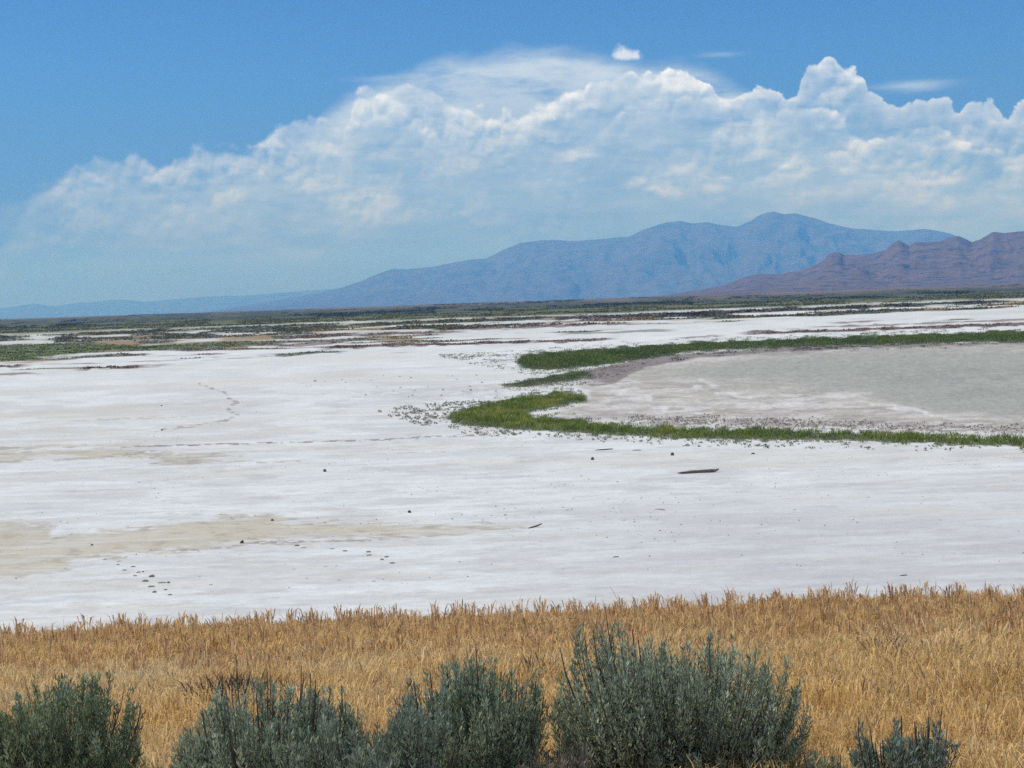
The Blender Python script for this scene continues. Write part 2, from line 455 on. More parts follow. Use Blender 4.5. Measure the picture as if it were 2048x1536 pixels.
    white_far = sstep(q, 27, 30)
    base = np.where(white_far[..., None] > 2, r, r)
    # streaky scrub between 34 and 100 px of dip, denser on the left
    dens = .50 - .30 * sstep(u, -700, 500) * sstep(q, 44, 54) - .22 * sstep(q, 70, 105) - .25 * sstep(q, 100, 125)
    st = fbm(u / 150, q / 3.4, 4, 41, .55)
    stm = sstep(st, 1 - dens - .06, 1 - dens + .06) * (1 - sstep(q, 110, 135)) * sstep(q, 26, 32)
    kind = fbm(u / 200, q / 6, 2, 43)
    lay((.13, .115, .07), stm * .85)
    lay((.105, .125, .055), stm * sstep(kind, .5, .6) * .8)
    lay((.30, .215, .11), stm * sstep(fbm(u / 120, q / 5, 3, 47), .60, .68) * .8)
    for x0, q0, x1, q1, th, key, s in STREAKS:
        L = np.array([(x0, q0), (x1, q1)])
        t = np.clip((u - x0) / (x1 - x0), 0, 1)
        dd = np.abs(q - (q0 + (q1 - q0) * t) + (w4 - .5) * th * 1.6)
        ends = sstep(u, x0 - 14, x0 + 30) * (1 - sstep(u, x1 - 30, x1 + 14))
        lay(TINT[key], (1 - sstep(dd + (w3 - .5) * th * 2.4, th * .7, th * 1.35)) * ends * s * (.75 + .35 * w3 if key not in ('track', 'damp', 'scatter') else sstep(fbm(u / 9, q / 2.5, 3, 61), .40, .58)))
    for tr in LINE_TRAILS:
        pm = [to_map(*p) for p in tr]
        for i in range(len(pm) - 1):
            dd = np.abs(sdf(u + (w3 - .5) * 8, q, np.array([pm[i], pm[i + 1]])))
            lay((.34, .28, .25), (1 - sstep(dd, 1.4, 3.6)) * sstep(fbm(u / 10, q / 2.5, 2, 71), .42, .60) * .8)
    lay((.42, .46, .36), (sstep(qq, 25, 27.5) * (1 - sstep(qq, 31, 34))) * .5 * sstep(w3, .3, .6))
    lay((.115, .125, .048), (1 - sstep(qq, 25, 31)))
    lay((.15, .15, .07), (1 - sstep(qq, 24, 29)) * sstep(st, .5, .6) * .6)
    lay((.05, .06, .026), (1 - sstep(qq, 14, 19)) * (.55 + .45 * sstep(w3, .3, .6)))
    lay((.20, .15, .09), (1 - sstep(qq, 6, 10)) * (.6 + .4 * sstep(st, .35, .55)))
    # soil colour below the green
    for poly, c, s in ((GREEN_NEAR, (.10, .12, .045), .9), (GREEN_FAR, (.075, .105, .04), .95), (GREEN_LEFT, (.13, .16, .055), .95), (GREEN_MID, (.16, .17, .10), .7)):
        d = sdf(u, q, poly) + (w3 - .5) * 7
        lay(c, sstep(d, -1.5, 1.5) * s)
    return np.clip(r * .86, .01, .9)

# ------------------------------------------------------------------ salt flat (one sheet to the horizon)
rows = np.concatenate([np.array([4, 10, 20, 30, 40]), EYE * F / np.arange(700, 2.0, -0.85), np.linspace(18000, 74000, 12)])
azs = np.radians(np.concatenate([np.arange(-180, -21, 6.0), np.linspace(-20.5, 20.5, 900), np.arange(21, 180.1, 6.0)]))
RR, AA = np.meshgrid(rows, azs, indexing='ij')
gx, gy = RR * np.sin(AA), RR * np.cos(AA)
gz = sstep(RR, 2200, 6000) * (9.2 + 5.0 * fbm(AA * 60, RR / 900, 4, 81))
gz += (fbm(gx / 9, gy / 9, 3, 83) - .5) * .05 * (1 - sstep(RR, 200, 500))
front = (gy > RR * .5)
gc = np.empty(gx.shape + (3,)); gc[...] = (.64, .635, .62)
yy = np.where(front, gy, RR)
gc[front] = ground_colour(gx[front], yy[front])
nr, na = gx.shape
idx = np.arange(nr * na).reshape(nr, na)
fq = np.stack([idx[:-1, :-1], idx[1:, :-1], idx[1:, 1:], idx[:-1, 1:]], -1).reshape(-1, 4)[:, ::-1]
m_salt, t, p = new_mat('salt_crust')
oc = obj_coord()
n1 = noise(oc, 1.6, 6, 0.7); ns2 = noise(stretch(oc, (0.35, 1.2, 1)), 0.45, 6, 0.65); n3 = noise(oc, 14.0, 3, 0.6)
pits = smooth(noise(stretch(oc, (0.6, 1.0, 1)), 4.5, 4, 0.7), 0.62, 0.72)
geo = (n1 - 0.5) * 0.34 + (ns2 - 0.5) * 0.34 + (n3 - 0.5) * 0.18 + 1.0 - pits * 0.22
t.links.new(scale_c(attr(), geo), p.inputs['Base Color'])
p.inputs['Roughness'].default_value = 0.85
p.inputs['Specular IOR Level'].default_value = 0.2
bump(p, n1 + n3 * 0.4 - pits * 0.5, 0.5, 0.04)
flat = np_mesh('salt_flat', np.stack([gx, gy, gz], -1).reshape(-1, 3), fq, gc.reshape(-1, 3), m_salt, smooth_shade=True)
tag(flat, kind='structure')

# ------------------------------------------------------------------ grassy slope in front
PROF = np.array([(-60, 10.2), (-20, 9.0), (0, 8.25), (5, 7.55), (8, 7.05), (10, 6.80), (13, 6.46), (16, 6.08), (19, 5.68), (22, 5.27), (24.5, 4.92), (27, 4.25), (31, 2.8), (36, 1.2), (41, 0.2), (46, -0.35), (60, -0.6)])

def slope_z(x, y):
    z = np.interp(y, PROF[:, 0], PROF[:, 1])
    b = sstep(y, 9, 14) * (1 - sstep(y, 32, 45))
    return z + (fbm(x / 3.2, y / 3.0, 3, 91) - .5) * .22 * b + (fbm(x / 9, 2.2, 2, 93) - .5) * .35 * b

sx = np.linspace(-45, 45, 226); sy = np.concatenate([np.arange(-60, 0, 5), np.arange(0, 46.1, 0.35)])
SX, SY = np.meshgrid(sx, sy)
sz = slope_z(SX, SY)
ns, ms = SX.shape
idx = np.arange(ns * ms).reshape(ns, ms)
fq = np.stack([idx[:-1, :-1], idx[:-1, 1:], idx[1:, 1:], idx[1:, :-1]], -1).reshape(-1, 4)
m_soil, t, p = new_mat('dry_soil')
oc = obj_coord()
n1 = noise(oc, 3.0, 6, 0.65); n2 = noise(oc, 25.0, 3, 0.6)
t.links.new(mixc((n1 * 1.4 - 0.2).clamp(), (.15, .095, .05), (.33, .225, .11)), p.inputs['Base Color'])
p.inputs['Roughness'].default_value = 0.95
bump(p, n2 + n1, 0.8, 0.05)
slope = np_mesh('grassy_slope', np.stack([SX, SY, sz], -1).reshape(-1, 3), fq, None, m_soil, smooth_shade=True)
tag(slope, kind='structure')

# ------------------------------------------------------------------ blades and leaves
def blades(base, hgt, lean, droop, width, col, head=1.0, tipcol=None):
    """ribbon of three quads per blade: stalk, seed head, drooping tip"""
    n = len(base)
    th = rng.uniform(0, 2 * PI, n); ld = np.stack([np.cos(th), np.sin(th), np.zeros(n)], 1)
    ph = rng.uniform(0, 2 * PI, n); side = np.stack([np.cos(ph), np.sin(ph), np.zeros(n)], 1) * (width / 2)[:, None]
    up = np.array((0, 0, 1.0))
    h = hgt[:, None]; l = lean[:, None]; d = droop[:, None]
    p0 = base
    p1 = base + up * h * .55 + ld * l * h * .35
    p2 = base + up * h * .85 + ld * l * h * .8
    p3 = base + up * h * (1 - .35 * d) + ld * (l * h * 1.05 + d * h * .22)
    v = np.stack([p0 - side, p0 + side, p1 - side * .9, p1 + side * .9, p2 - side * head, p2 + side * head, p3 - side * .25, p3 + side * .25], 1).reshape(-1, 3)
    o = np.arange(n)[:, None, None] * 8
    f = (o + np.array([[0, 1, 3, 2], [2, 3, 5, 4], [4, 5, 7, 6]])[None]).reshape(-1, 4)
    c = np.repeat(col[:, None, :], 8, 1)
    if tipcol is not None:
        c[:, 4:, :] = tipcol[:, None, :]
    return v, f, c.reshape(-1, 3)

def join(parts):
    vs, fs, cs, o = [], [], [], 0
    for v, f, c in parts:
        vs.append(v); fs.append(f + o); cs.append(c); o += len(v)
    return np.concatenate(vs), np.concatenate(fs), np.concatenate(cs)

def mixn(a, b, t): return np.array(a) * (1 - t[:, None]) + np.array(b) * t[:, None]

# dry cheatgrass over the whole slope
NB = 520000
gyv = np.sqrt(rng.uniform(8.2 ** 2, 28.5 ** 2, NB)); gxv = rng.uniform(-1, 1, NB) * (0.36 * gyv + 1.2)
cl = fbm(gxv / .55, gyv / .55, 3, 101)            # clumps
keep = rng.uniform(0, 1, NB) < (.35 + 1.1 * sstep(cl, .3, .62))
gxv, gyv, cl = gxv[keep], gyv[keep], cl[keep]; NB = len(gxv)
big = fbm(gxv / 2.6, gyv / 2.6, 3, 103); mid = fbm(gxv / .8, gyv / 1.1, 3, 105)
brow = sstep(gyv, 18.5, 21.5)
hh = (.24 + .20 * rng.uniform(0, 1, NB) ** 1.3) * (.75 + .5 * cl) * (1 - .1 * brow)
tall = (rng.uniform(0, 1, NB) < .012) & (gyv > 11)
hh[tall] *= rng.uniform(1.25, 1.6, tall.sum())
j = rng.uniform(0, 1, NB)
gcol = mixn((.84, .585, .205), (.86, .68, .345), sstep(mid + (j - .5) * .5, .3, .75))
gcol = gcol * (1 - .0 * brow[:, None])
rusty = np.maximum(sstep(big + (j - .5) * .25, .5, .68), .75 * sstep(gxv, .8, 3.2) * (1 - sstep(gyv, 11.5, 14.5)) * sstep(mid, .3, .6))
gcol = gcol * (1 - .55 * rusty[:, None]) + np.array((.68, .43, .11)) * (.55 * rusty[:, None])
gcol = gcol * (1 - .6 * brow[:, None]) + np.array((.76, .52, .15)) * (.6 * brow[:, None])
dk = rng.uniform(0, 1, NB) < .07
gcol[dk] = np.array((.27, .17, .10)) * rng.uniform(.7, 1.3, (dk.sum(), 1))
gcol *= (rng.uniform(.72, 1.18, NB) * (.84 + .32 * fbm(gxv / 1.6, gyv / 1.9, 3, 107)))[:, None]
tipc = gcol * .75 + np.array((.52, .36, .27)) * .25
pt = sstep(gyv, 20, 23) * rng.uniform(.2, 1, NB)
tipc = tipc * (1 - .6 * pt[:, None]) + np.array((.55, .375, .20)) * (.6 * pt[:, None])
gb = np.stack([gxv, gyv, slope_z(gxv, gyv) - .02], 1)
m_grass = foliage_mat('dry_grass_blades', 0.4, 0.6)
g_parts = [blades(gb, hh, rng.uniform(.02, .5, NB), rng.uniform(.0, .7, NB), (.0018 + .00013 * gyv) * rng.uniform(.7, 1.5, NB), gcol, 2.0, tipc)]
# tussocks with feathery heads along the brow, seen against the salt
NT = 2300
ty = rng.uniform(17.0, 25.6, NT); tx = rng.uniform(-1, 1, NT) * (0.36 * ty + 1)
K = 15
bx = np.repeat(tx, K) + rng.normal(0, .022, NT * K); by = np.repeat(ty, K) + rng.normal(0, .045, NT * K)
tb = np.stack([bx, by, slope_z(bx, by) - .02], 1)
th_ = np.repeat(.30 + .33 * rng.uniform(0, 1, NT) ** 1.8, K) * rng.uniform(.78, 1.08, NT * K)
tc_ = np.repeat(mixn((.78, .56, .27), (.60, .40, .215), rng.uniform(0, 1, NT)), K, 0) * rng.uniform(.75, 1.2, (NT * K, 1))
g_parts.append(blades(tb, th_, rng.uniform(0, .22, NT * K), rng.uniform(.1, .6, NT * K), rng.uniform(.003, .006, NT * K), tc_, 3.6, tc_ * np.array((.90, .82, .76))))
# dark dried weeds in the grass
def weeds(px, py, dist, n, spread, hmax, c0):
    p = at_dist(px, py, dist)
    x = p.x + rng.normal(0, spread, n); y = dist + rng.normal(0, spread * .6, n)
    return blades(np.stack([x, y, slope_z(x, y) - .02], 1), rng.uniform(.5, 1, n) * hmax, rng.uniform(.1, .6, n), rng.uniform(0, .5, n), rng.uniform(.006, .011, n),
                  np.array(c0) * rng.uniform(.6, 1.3, (n, 1)), 1.6)
for a in ((450, 1360, 14.0, 260, .12, .54, (.15, .09, .05)), (505, 1360, 14.0, 240, .10, .50, (.16, .10, .06)), (570, 1365, 14, 200, .12, .46, (.19, .115, .065)),
          (905, 1300, 16.5, 90, .14, .46, (.2, .11, .07)), (1400, 1230, 19, 160, .16, .46, (.24, .14, .08)), (1830, 1315, 15.5, 130, .12, .45, (.18, .14, .09)),
          (1770, 1300, 16, 60, .07, .5, (.2, .12, .08)), (1060, 1330, 14.5, 70, .1, .5, (.2, .12, .07)), (1560, 1250, 18.5, 90, .16, .45, (.22, .15, .09)), (160, 1380, 13, 70, .1, .5, (.16, .12, .06)),
          (2000, 1360, 13.5, 90, .16, .45, (.2, .12, .06)), (700, 1270, 17.5, 120, .25, .43, (.24, .15, .085))):
    g_parts.append(weeds(*a))
v, f, c = join(g_parts)
dry = np_mesh('dry_grass', v, f, c, m_grass)
tag(dry, 'golden dry grass with feathery seed heads covering the foreground slope', 'grass', kind='stuff')

# ------------------------------------------------------------------ green salt marsh grass
def sample_poly(poly, n, pad=6.0):
    """random ground points over a map polygon, uniform on the ground"""
    lo, hi = poly.min(0) - (3 * pad, pad), poly.max(0) + (3 * pad, pad)
    y0, y1 = EYE * F / hi[1], EYE * F / max(lo[1], 5)
    y = np.sqrt(rng.uniform(y0 ** 2, y1 ** 2, n)); a = rng.uniform(lo[0], min(hi[0], 1300), n)
    u, q = a, EYE * F / y
    return u * y / F, y, u, q

def marsh(poly, n, K, hgt, wid, c0, c1, soft, spread, amp=10, tail=0.0):
    x, y, u, q = sample_poly(poly, n, 14)
    d = sdf(u, q, poly) + (fbm(u / 16, q / 5, 3, 121) - .5) * amp
    prob = sstep(d, -soft, soft * .6)
    if tail: prob = np.maximum(prob, tail * sstep(d, -14, 0) * sstep(fbm(u / 14, q / 3, 2, 131), .5, .62))
    k = rng.uniform(0, 1, n) < prob
    x, y, u, q, d = x[k], y[k], u[k], q[k], d[k]
    n = len(x)
    inside = sstep(d, -2, 6)
    ht = hgt * (.45 + .55 * inside) * (.35 + 1.25 * fbm(u / 14, q / 4, 3, 141))
    t_ = np.clip(fbm(u / 50, q / 6, 3, 151) * 2.4 - .75 + rng.normal(0, .22, n), 0, 1)
    col = mixn(c0, c1, t_)
    col = col * inside[:, None] + np.array((.19, .21, .12)) * (1 - inside[:, None])
    bx = np.repeat(x, K) + rng.normal(0, spread, n * K); by = np.repeat(y, K) + rng.normal(0, spread, n * K)
    b = np.stack([bx, by, np.full(n * K, -.01)], 1)
    return blades(b, np.repeat(ht, K) * rng.uniform(.6, 1.1, n * K), rng.uniform(.1, .8, n * K), rng.uniform(0, .4, n * K),
                  wid * rng.uniform(.6, 1.4, n * K), np.repeat(col, K, 0) * rng.uniform(.7, 1.25, (n * K, 1)), .9)

m_marsh = foliage_mat('marsh_grass_blades', 0.3, 0.6)
parts = [marsh(GREEN_NEAR, 40000, 9, .46, .028, (.12, .19, .034), (.32, .33, .068), 5.0, .11, 16, .5),
         marsh(GREEN_FAR, 60000, 5, .50, .07, (.08, .135, .033), (.17, .205, .05), 5.0, .3, 12, .4),
         marsh(GREEN_MID, 12000, 5, .35, .05, (.12, .15, .07), (.15, .19, .08), 6.0, .2, 8, .3)]
v, f, c = join(parts)
green = np_mesh('marsh_grass', v, f, c, m_marsh)
tag(green, 'bright green marsh grass in a horseshoe band round the grey mud pan', 'grass', kind='stuff')

# sparse tufts, stubble and low scrub as coarse clumps of leaf faces
def clumps(x, y, z, w, h, col, K, leaf):
    n = len(x)
    th = rng.uniform(0, 2 * PI, (n, K)); rr = np.sqrt(rng.uniform(0, 1, (n, K))); zz = rng.uniform(.05, 1, (n, K))
    sh = np.sqrt(np.clip(1 - zz ** 2 * .85, .05, 1))
    cx = x[:, None] + np.cos(th) * rr * sh * w[:, None] * .5; cy = y[:, None] + np.sin(th) * rr * sh * w[:, None] * .5; cz = z[:, None] + zz * h[:, None] * .8
    ctr = np.stack([cx, cy, cz], -1).reshape(-1, 3); N = len(ctr)
    a = rng.normal(0, 1, (N, 3)); a /= np.linalg.norm(a, axis=1)[:, None]
    b = np.cross(a, rng.normal(0, 1, (N, 3))); b /= np.linalg.norm(b, axis=1)[:, None] + 1e-9
    s = np.repeat(leaf * np.sqrt(w * h), K) * rng.uniform(.6, 1.3, N)
    a *= s[:, None]; b *= s[:, None] * .6
    v = np.stack([ctr - a, ctr + b, ctr + a, ctr - b], 1).reshape(-1, 3)
    v[:, 2] = np.maximum(v[:, 2], np.repeat(np.repeat(z, K), 4) - .02)
    f = np.arange(N * 4).reshape(-1, 4)
    c = np.repeat(np.repeat(col, K, 0) * rng.uniform(.65, 1.3, (N, 1)), 4, 0)
    return v, f, c

def band(n, q0, q1, u0=-1150, u1=1150):
    """points between two dips, spread evenly in the log of distance"""
    y = np.exp(rng.uniform(math.log(EYE * F / q1), math.log(EYE * F / q0), n)); u = rng.uniform(u0, u1, n)
    return u * y / F, y, u, EYE * F / y

m_scrub = foliage_mat('scrub_leaves', 0.2, 0.8)
parts = []
x, y, u, q = band(60000, 4, 27)
k = rng.uniform(0, 1, len(x)) < sstep(fbm(u / 60, q / 2.2, 3, 161), .42, .6) * .45
x, y, u, q = x[k], y[k], u[k], q[k]
dkb = sstep(fbm(u / 90, q / 3, 2, 163), .4, .6) * (1 - sstep(q, 15, 20))
gz_ = sstep(y, 2200, 6000) * 11
parts.append(clumps(x, y, gz_, rng.uniform(6, 18, len(x)), rng.uniform(.25, .6, len(x)) * (1 + 1.2 * dkb), mixn((.15, .15, .06), (.055, .066, .026), dkb), 8, .45))
# mounds and streaks of scrub nearer by, wherever the ground is dark there
x, y, u, q = band(90000, 28, 130)
g = ground_colour(x, y)
lum = g.mean(1)
k = (lum < .165) & (rng.uniform(0, 1, len(x)) < .3)
x, y, u, q, g = x[k], y[k], u[k], q[k], g[k]
parts.append(clumps(x, y, np.zeros(len(x)), rng.uniform(2, 7, len(x)) * 60 / q, rng.uniform(.05, .14, len(x)) * (1 + 2.0 * (q < 50)), g * 1.15, 7, .5))
v, f, c = join(parts)
scrub = np_mesh('far_scrub', v, f, c, m_scrub)
tag(scrub, 'dark low scrub along the far edge of the salt flat', 'scrub', kind='stuff')

parts = []
# stubble on the near rim of the mud pan
rimp = poly_map([(1260, 834), (1500, 838), (1800, 850), (2100, 856), (2100, 862), (1800, 858), (1500, 849), (1260, 842)])
x, y, u, q = sample_poly(rimp, 22000, 8)
d = sdf(u, q, rimp) + (fbm(u / 30, q / 4, 3, 171) - .5) * 14
k = rng.uniform(0, 1, len(x)) < sstep(d, -6, 5) * .42
x, y = x[k], y[k]
parts.append(clumps(x, y, np.zeros(len(x)), rng.uniform(.08, .26, len(x)), rng.uniform(.06, .18, len(x)), mixn((.30, .26, .22), (.40, .36, .31), rng.uniform(0, 1, len(x))), 6, .35))
# grey tufts trailing off the tip and the lower edge of the green
for pl, n, pr in (([(760, 826), (830, 812), (930, 806), (1000, 800), (930, 850), (1000, 862), (1100, 872), (1010, 874), (900, 862), (840, 848)], 5000, .5),
                  ([(1100, 868), (1400, 880), (1700, 884), (2100, 896), (2100, 905), (1700, 896), (1400, 892), (1150, 880)], 7000, .28),
                  ([(880, 712), (1060, 704), (1060, 738), (1000, 738)], 6000, .3), ([(1040, 772), (1180, 738), (1300, 728), (1180, 765), (1100, 785)], 4000, .35),
                  ([(560, 770), (900, 740), (1040, 760), (1100, 790), (900, 800), (760, 805)], 2500, .06)):
    pm = poly_map(pl)
    x, y, u, q = sample_poly(pm, n, 6)
    k = (sdf(u, q, pm) > -3) & (rng.uniform(0, 1, n) < pr * sstep(fbm(u / 25, q / 5, 3, 181), .35, .65))
    x, y, q = x[k], y[k], q[k]
    parts.append(clumps(x, y, np.zeros(len(x)), rng.uniform(.12, .42, len(x)) * (1 + 40 / q), rng.uniform(.08, .24, len(x)), mixn((.24, .255, .16), (.40, .37, .31), rng.uniform(0, 1, len(x))), 8, .32))
# fine crumbs and twigs over the salt
x, y, u, q = band(5200, 140, 560)
k = rng.uniform(0, 1, len(x)) < .12 + .9 * sstep(fbm(u / 160, q / 22, 3, 191), .58, .75) * (q < 500)
x, y = x[k], y[k]
parts.append(clumps(x, y, np.zeros(len(x)), rng.uniform(.04, .16, len(x)), rng.uniform(.012, .045, len(x)), mixn((.22, .19, .17), (.40, .36, .33), rng.uniform(0, 1, len(x))), 4, .5))
v, f, c = join(parts)
tufts = np_mesh('sparse_tufts', v, f, c, m_scrub)
tag(tufts, 'sparse grey tufts, stubble and crumbs scattered on the pale crust', 'ground litter', kind='stuff')

# ------------------------------------------------------------------ hills
def range_mesh(name, pix, dist, depth_k, mat, ncol, nrow, carve, seed, spur, base=-6.0):
    ae = np.array([(lambda d: (d.x / d.y, d.z / d.y))(ray(*p)) for p in pix])
    o = np.argsort(ae[:, 0]); ae = ae[o]
    a = np.linspace(ae[0, 0], ae[-1, 0], ncol)
    crest = np.interp(a, ae[:, 0], ae[:, 1])
    ker = np.array([.06, .24, .4, .24, .06]); crest = np.convolve(np.pad(crest, 2, 'edge'), ker, 'valid')
    crest += (fbm(a * spur * 6, a * 0 + .5, 4, seed + 9) - .5) * .0009 * np.clip(crest / .01, 0, 1)
    tt = np.linspace(-1, 1, nrow)
    T, A = np.meshgrid(tt, a, indexing='ij')
    Y = dist * (1 + depth_k * T)
    cr = np.interp(A, a, crest) * dist + EYE
    shape = np.clip(1 - np.abs(T) ** 1.15, 0, 1)
    wx, wy = A * dist, Y
    wig = (fbm(wx / (dist * .02), wy / (dist * .03), 3, seed + 3) - .5) * 1.3
    rid = 1 - np.abs(2 * fbm(A * spur + wig, T * 1.1 + wig * .4, 4, seed, .55) - 1) * 1.8
    rid2 = 1 - np.abs(2 * fbm(A * spur * 3.1 + wig, T * 2.6, 3, seed + 40, .5) - 1) * 1.6
    cut = carve * (1 - rid * .7 - rid2 * .3) * np.clip(np.abs(T) * 3.2, 0, 1)
    Z = np.maximum(cr, 0) * np.clip(shape - cut * shape ** .5, 0, 1.0)
    Z = np.where(T > 0, Z * .95, Z) + base
    v = np.stack([A * Y, Y, Z], -1).reshape(-1, 3)
    idx = np.arange(nrow * ncol).reshape(nrow, ncol)
    fq = np.stack([idx[:-1, :-1], idx[:-1, 1:], idx[1:, 1:], idx[1:, :-1]], -1).reshape(-1, 4)
    return tag(np_mesh(name, v, fq, None, mat, smooth_shade=True), kind='structure')

def rock_mat(name, c0, c1, c2, s):
    m, t, p = new_mat(name)
    oc = obj_coord()
    a = noise(oc, 3.0 / s, 4, 0.55); b = noise(stretch(oc, (1, 1, 4)), 7.0 / s, 3, 0.55)
    c = mixc(smooth(a, .38, .62), c0, c1)
    c = mixc(smooth(b, .5, .66), c, c2)
    t.links.new(c, p.inputs['Base Color']); p.inputs['Roughness'].default_value = 1.0
    p.inputs['Specular IOR Level'].default_value = 0.0
    bump(p, a, 0.2, s * .03)
    return m

m_blue = rock_mat('wooded_mountain', (.055, .062, .045), (.085, .08, .06), (.105, .095, .072), 1700)
m_hill = rock_mat('dry_hillside', (.135, .10, .075), (.105, .085, .065), (.05, .052, .045), 800)
range_mesh('distant_hills', [(-500, 640), (-200, 634), (0, 615), (65, 606), (110, 611), (170, 603), (250, 598), (290, 603), (400, 592), (520, 588), (640, 578), (760, 572), (900, 575), (1200, 580), (1500, 590)], 55000, .10, m_blue, 300, 30, .25, 5, 34)
range_mesh('mountain_range', [(380, 628), (480, 612), (600, 592), (690, 572), (740, 553), (785, 535), (815, 536), (860, 533), (900, 525), (935, 518), (975, 515), (1005, 498), (1040, 484), (1065, 481), (1090, 478), (1140, 480), (1200, 477), (1255, 472),
            (1275, 462), (1300, 452), (1335, 441), (1360, 438), (1385, 444), (1415, 440), (1440, 448), (1475, 450), (1500, 440), (1525, 425), (1545, 421), (1570, 426), (1590, 424), (1620, 432), (1660, 445), (1700, 455), (1760, 458),
            (1800, 460), (1850, 456), (1880, 461), (1905, 466), (1930, 480), (1970, 500), (2048, 520), (2200, 540), (2400, 575)], 38000, .22, m_blue, 620, 70, .40, 11, 26)
range_mesh('dry_foothills', [(1180, 602), (1260, 597), (1340, 587), (1420, 574), (1460, 565), (1485, 553), (1510, 547), (1560, 546), (1600, 540), (1635, 526), (1652, 514), (1660, 504), (1676, 503), (1688, 508), (1720, 508), (1745, 506), (1770, 500),
            (1783, 487), (1797, 478), (1808, 484), (1820, 491), (1828, 481), (1850, 483), (1880, 480), (1895, 474), (1915, 470), (1945, 481), (1960, 476), (1985, 462), (2010, 464), (2035, 460), (2060, 459), (2150, 440), (2300, 450), (2500, 500)],
           14000, .26, m_hill, 620, 90, .24, 23, 30)
range_mesh('outer_foothills', [(1280, 595), (1360, 588), (1450, 580), (1540, 572), (1620, 562), (1680, 556), (1760, 560), (1830, 566), (1900, 560), (1990, 556), (2080, 552), (2200, 548), (2400, 560)], 11000, .10, m_hill, 400, 50, .25, 31, 40)

# ------------------------------------------------------------------ shrubs
m_leaf = foliage_mat('shrub_leaves', 0.25, 0.55)
m_stem, t, p = new_mat('shrub_bark')
nn = noise(stretch(obj_coord(), (1, 1, .2)), 60.0, 4, 0.6)
t.links.new(mixc(nn, (.045, .036, .028), (.15, .12, .095)), p.inputs['Base Color']); p.inputs['Roughness'].default_value = 0.9

def tubes(paths, rads, sides=4):
    """paths (n, k, 3), rads (n, k)"""
    n, k, _ = paths.shape
    d = np.gradient(paths, axis=1); d /= np.linalg.norm(d, axis=2)[..., None] + 1e-9
    ref = np.array((.31, .95, .02)); s1 = np.cross(d, ref); s1 /= np.linalg.norm(s1, axis=2)[..., None] + 1e-9
    s2 = np.cross(d, s1)
    an = np.arange(sides) * 2 * PI / sides
    ring = paths[:, :, None, :] + rads[:, :, None, None] * (np.cos(an)[None, None, :, None] * s1[:, :, None, :] + np.sin(an)[None, None, :, None] * s2[:, :, None, :])
    v = ring.reshape(-1, 3)
    i = np.arange(n * k * sides).reshape(n, k, sides)
    f = np.stack([i[:, :-1], np.roll(i[:, :-1], -1, 2), np.roll(i[:, 1:], -1, 2), i[:, 1:]], -1).reshape(-1, 4)
    return v, f

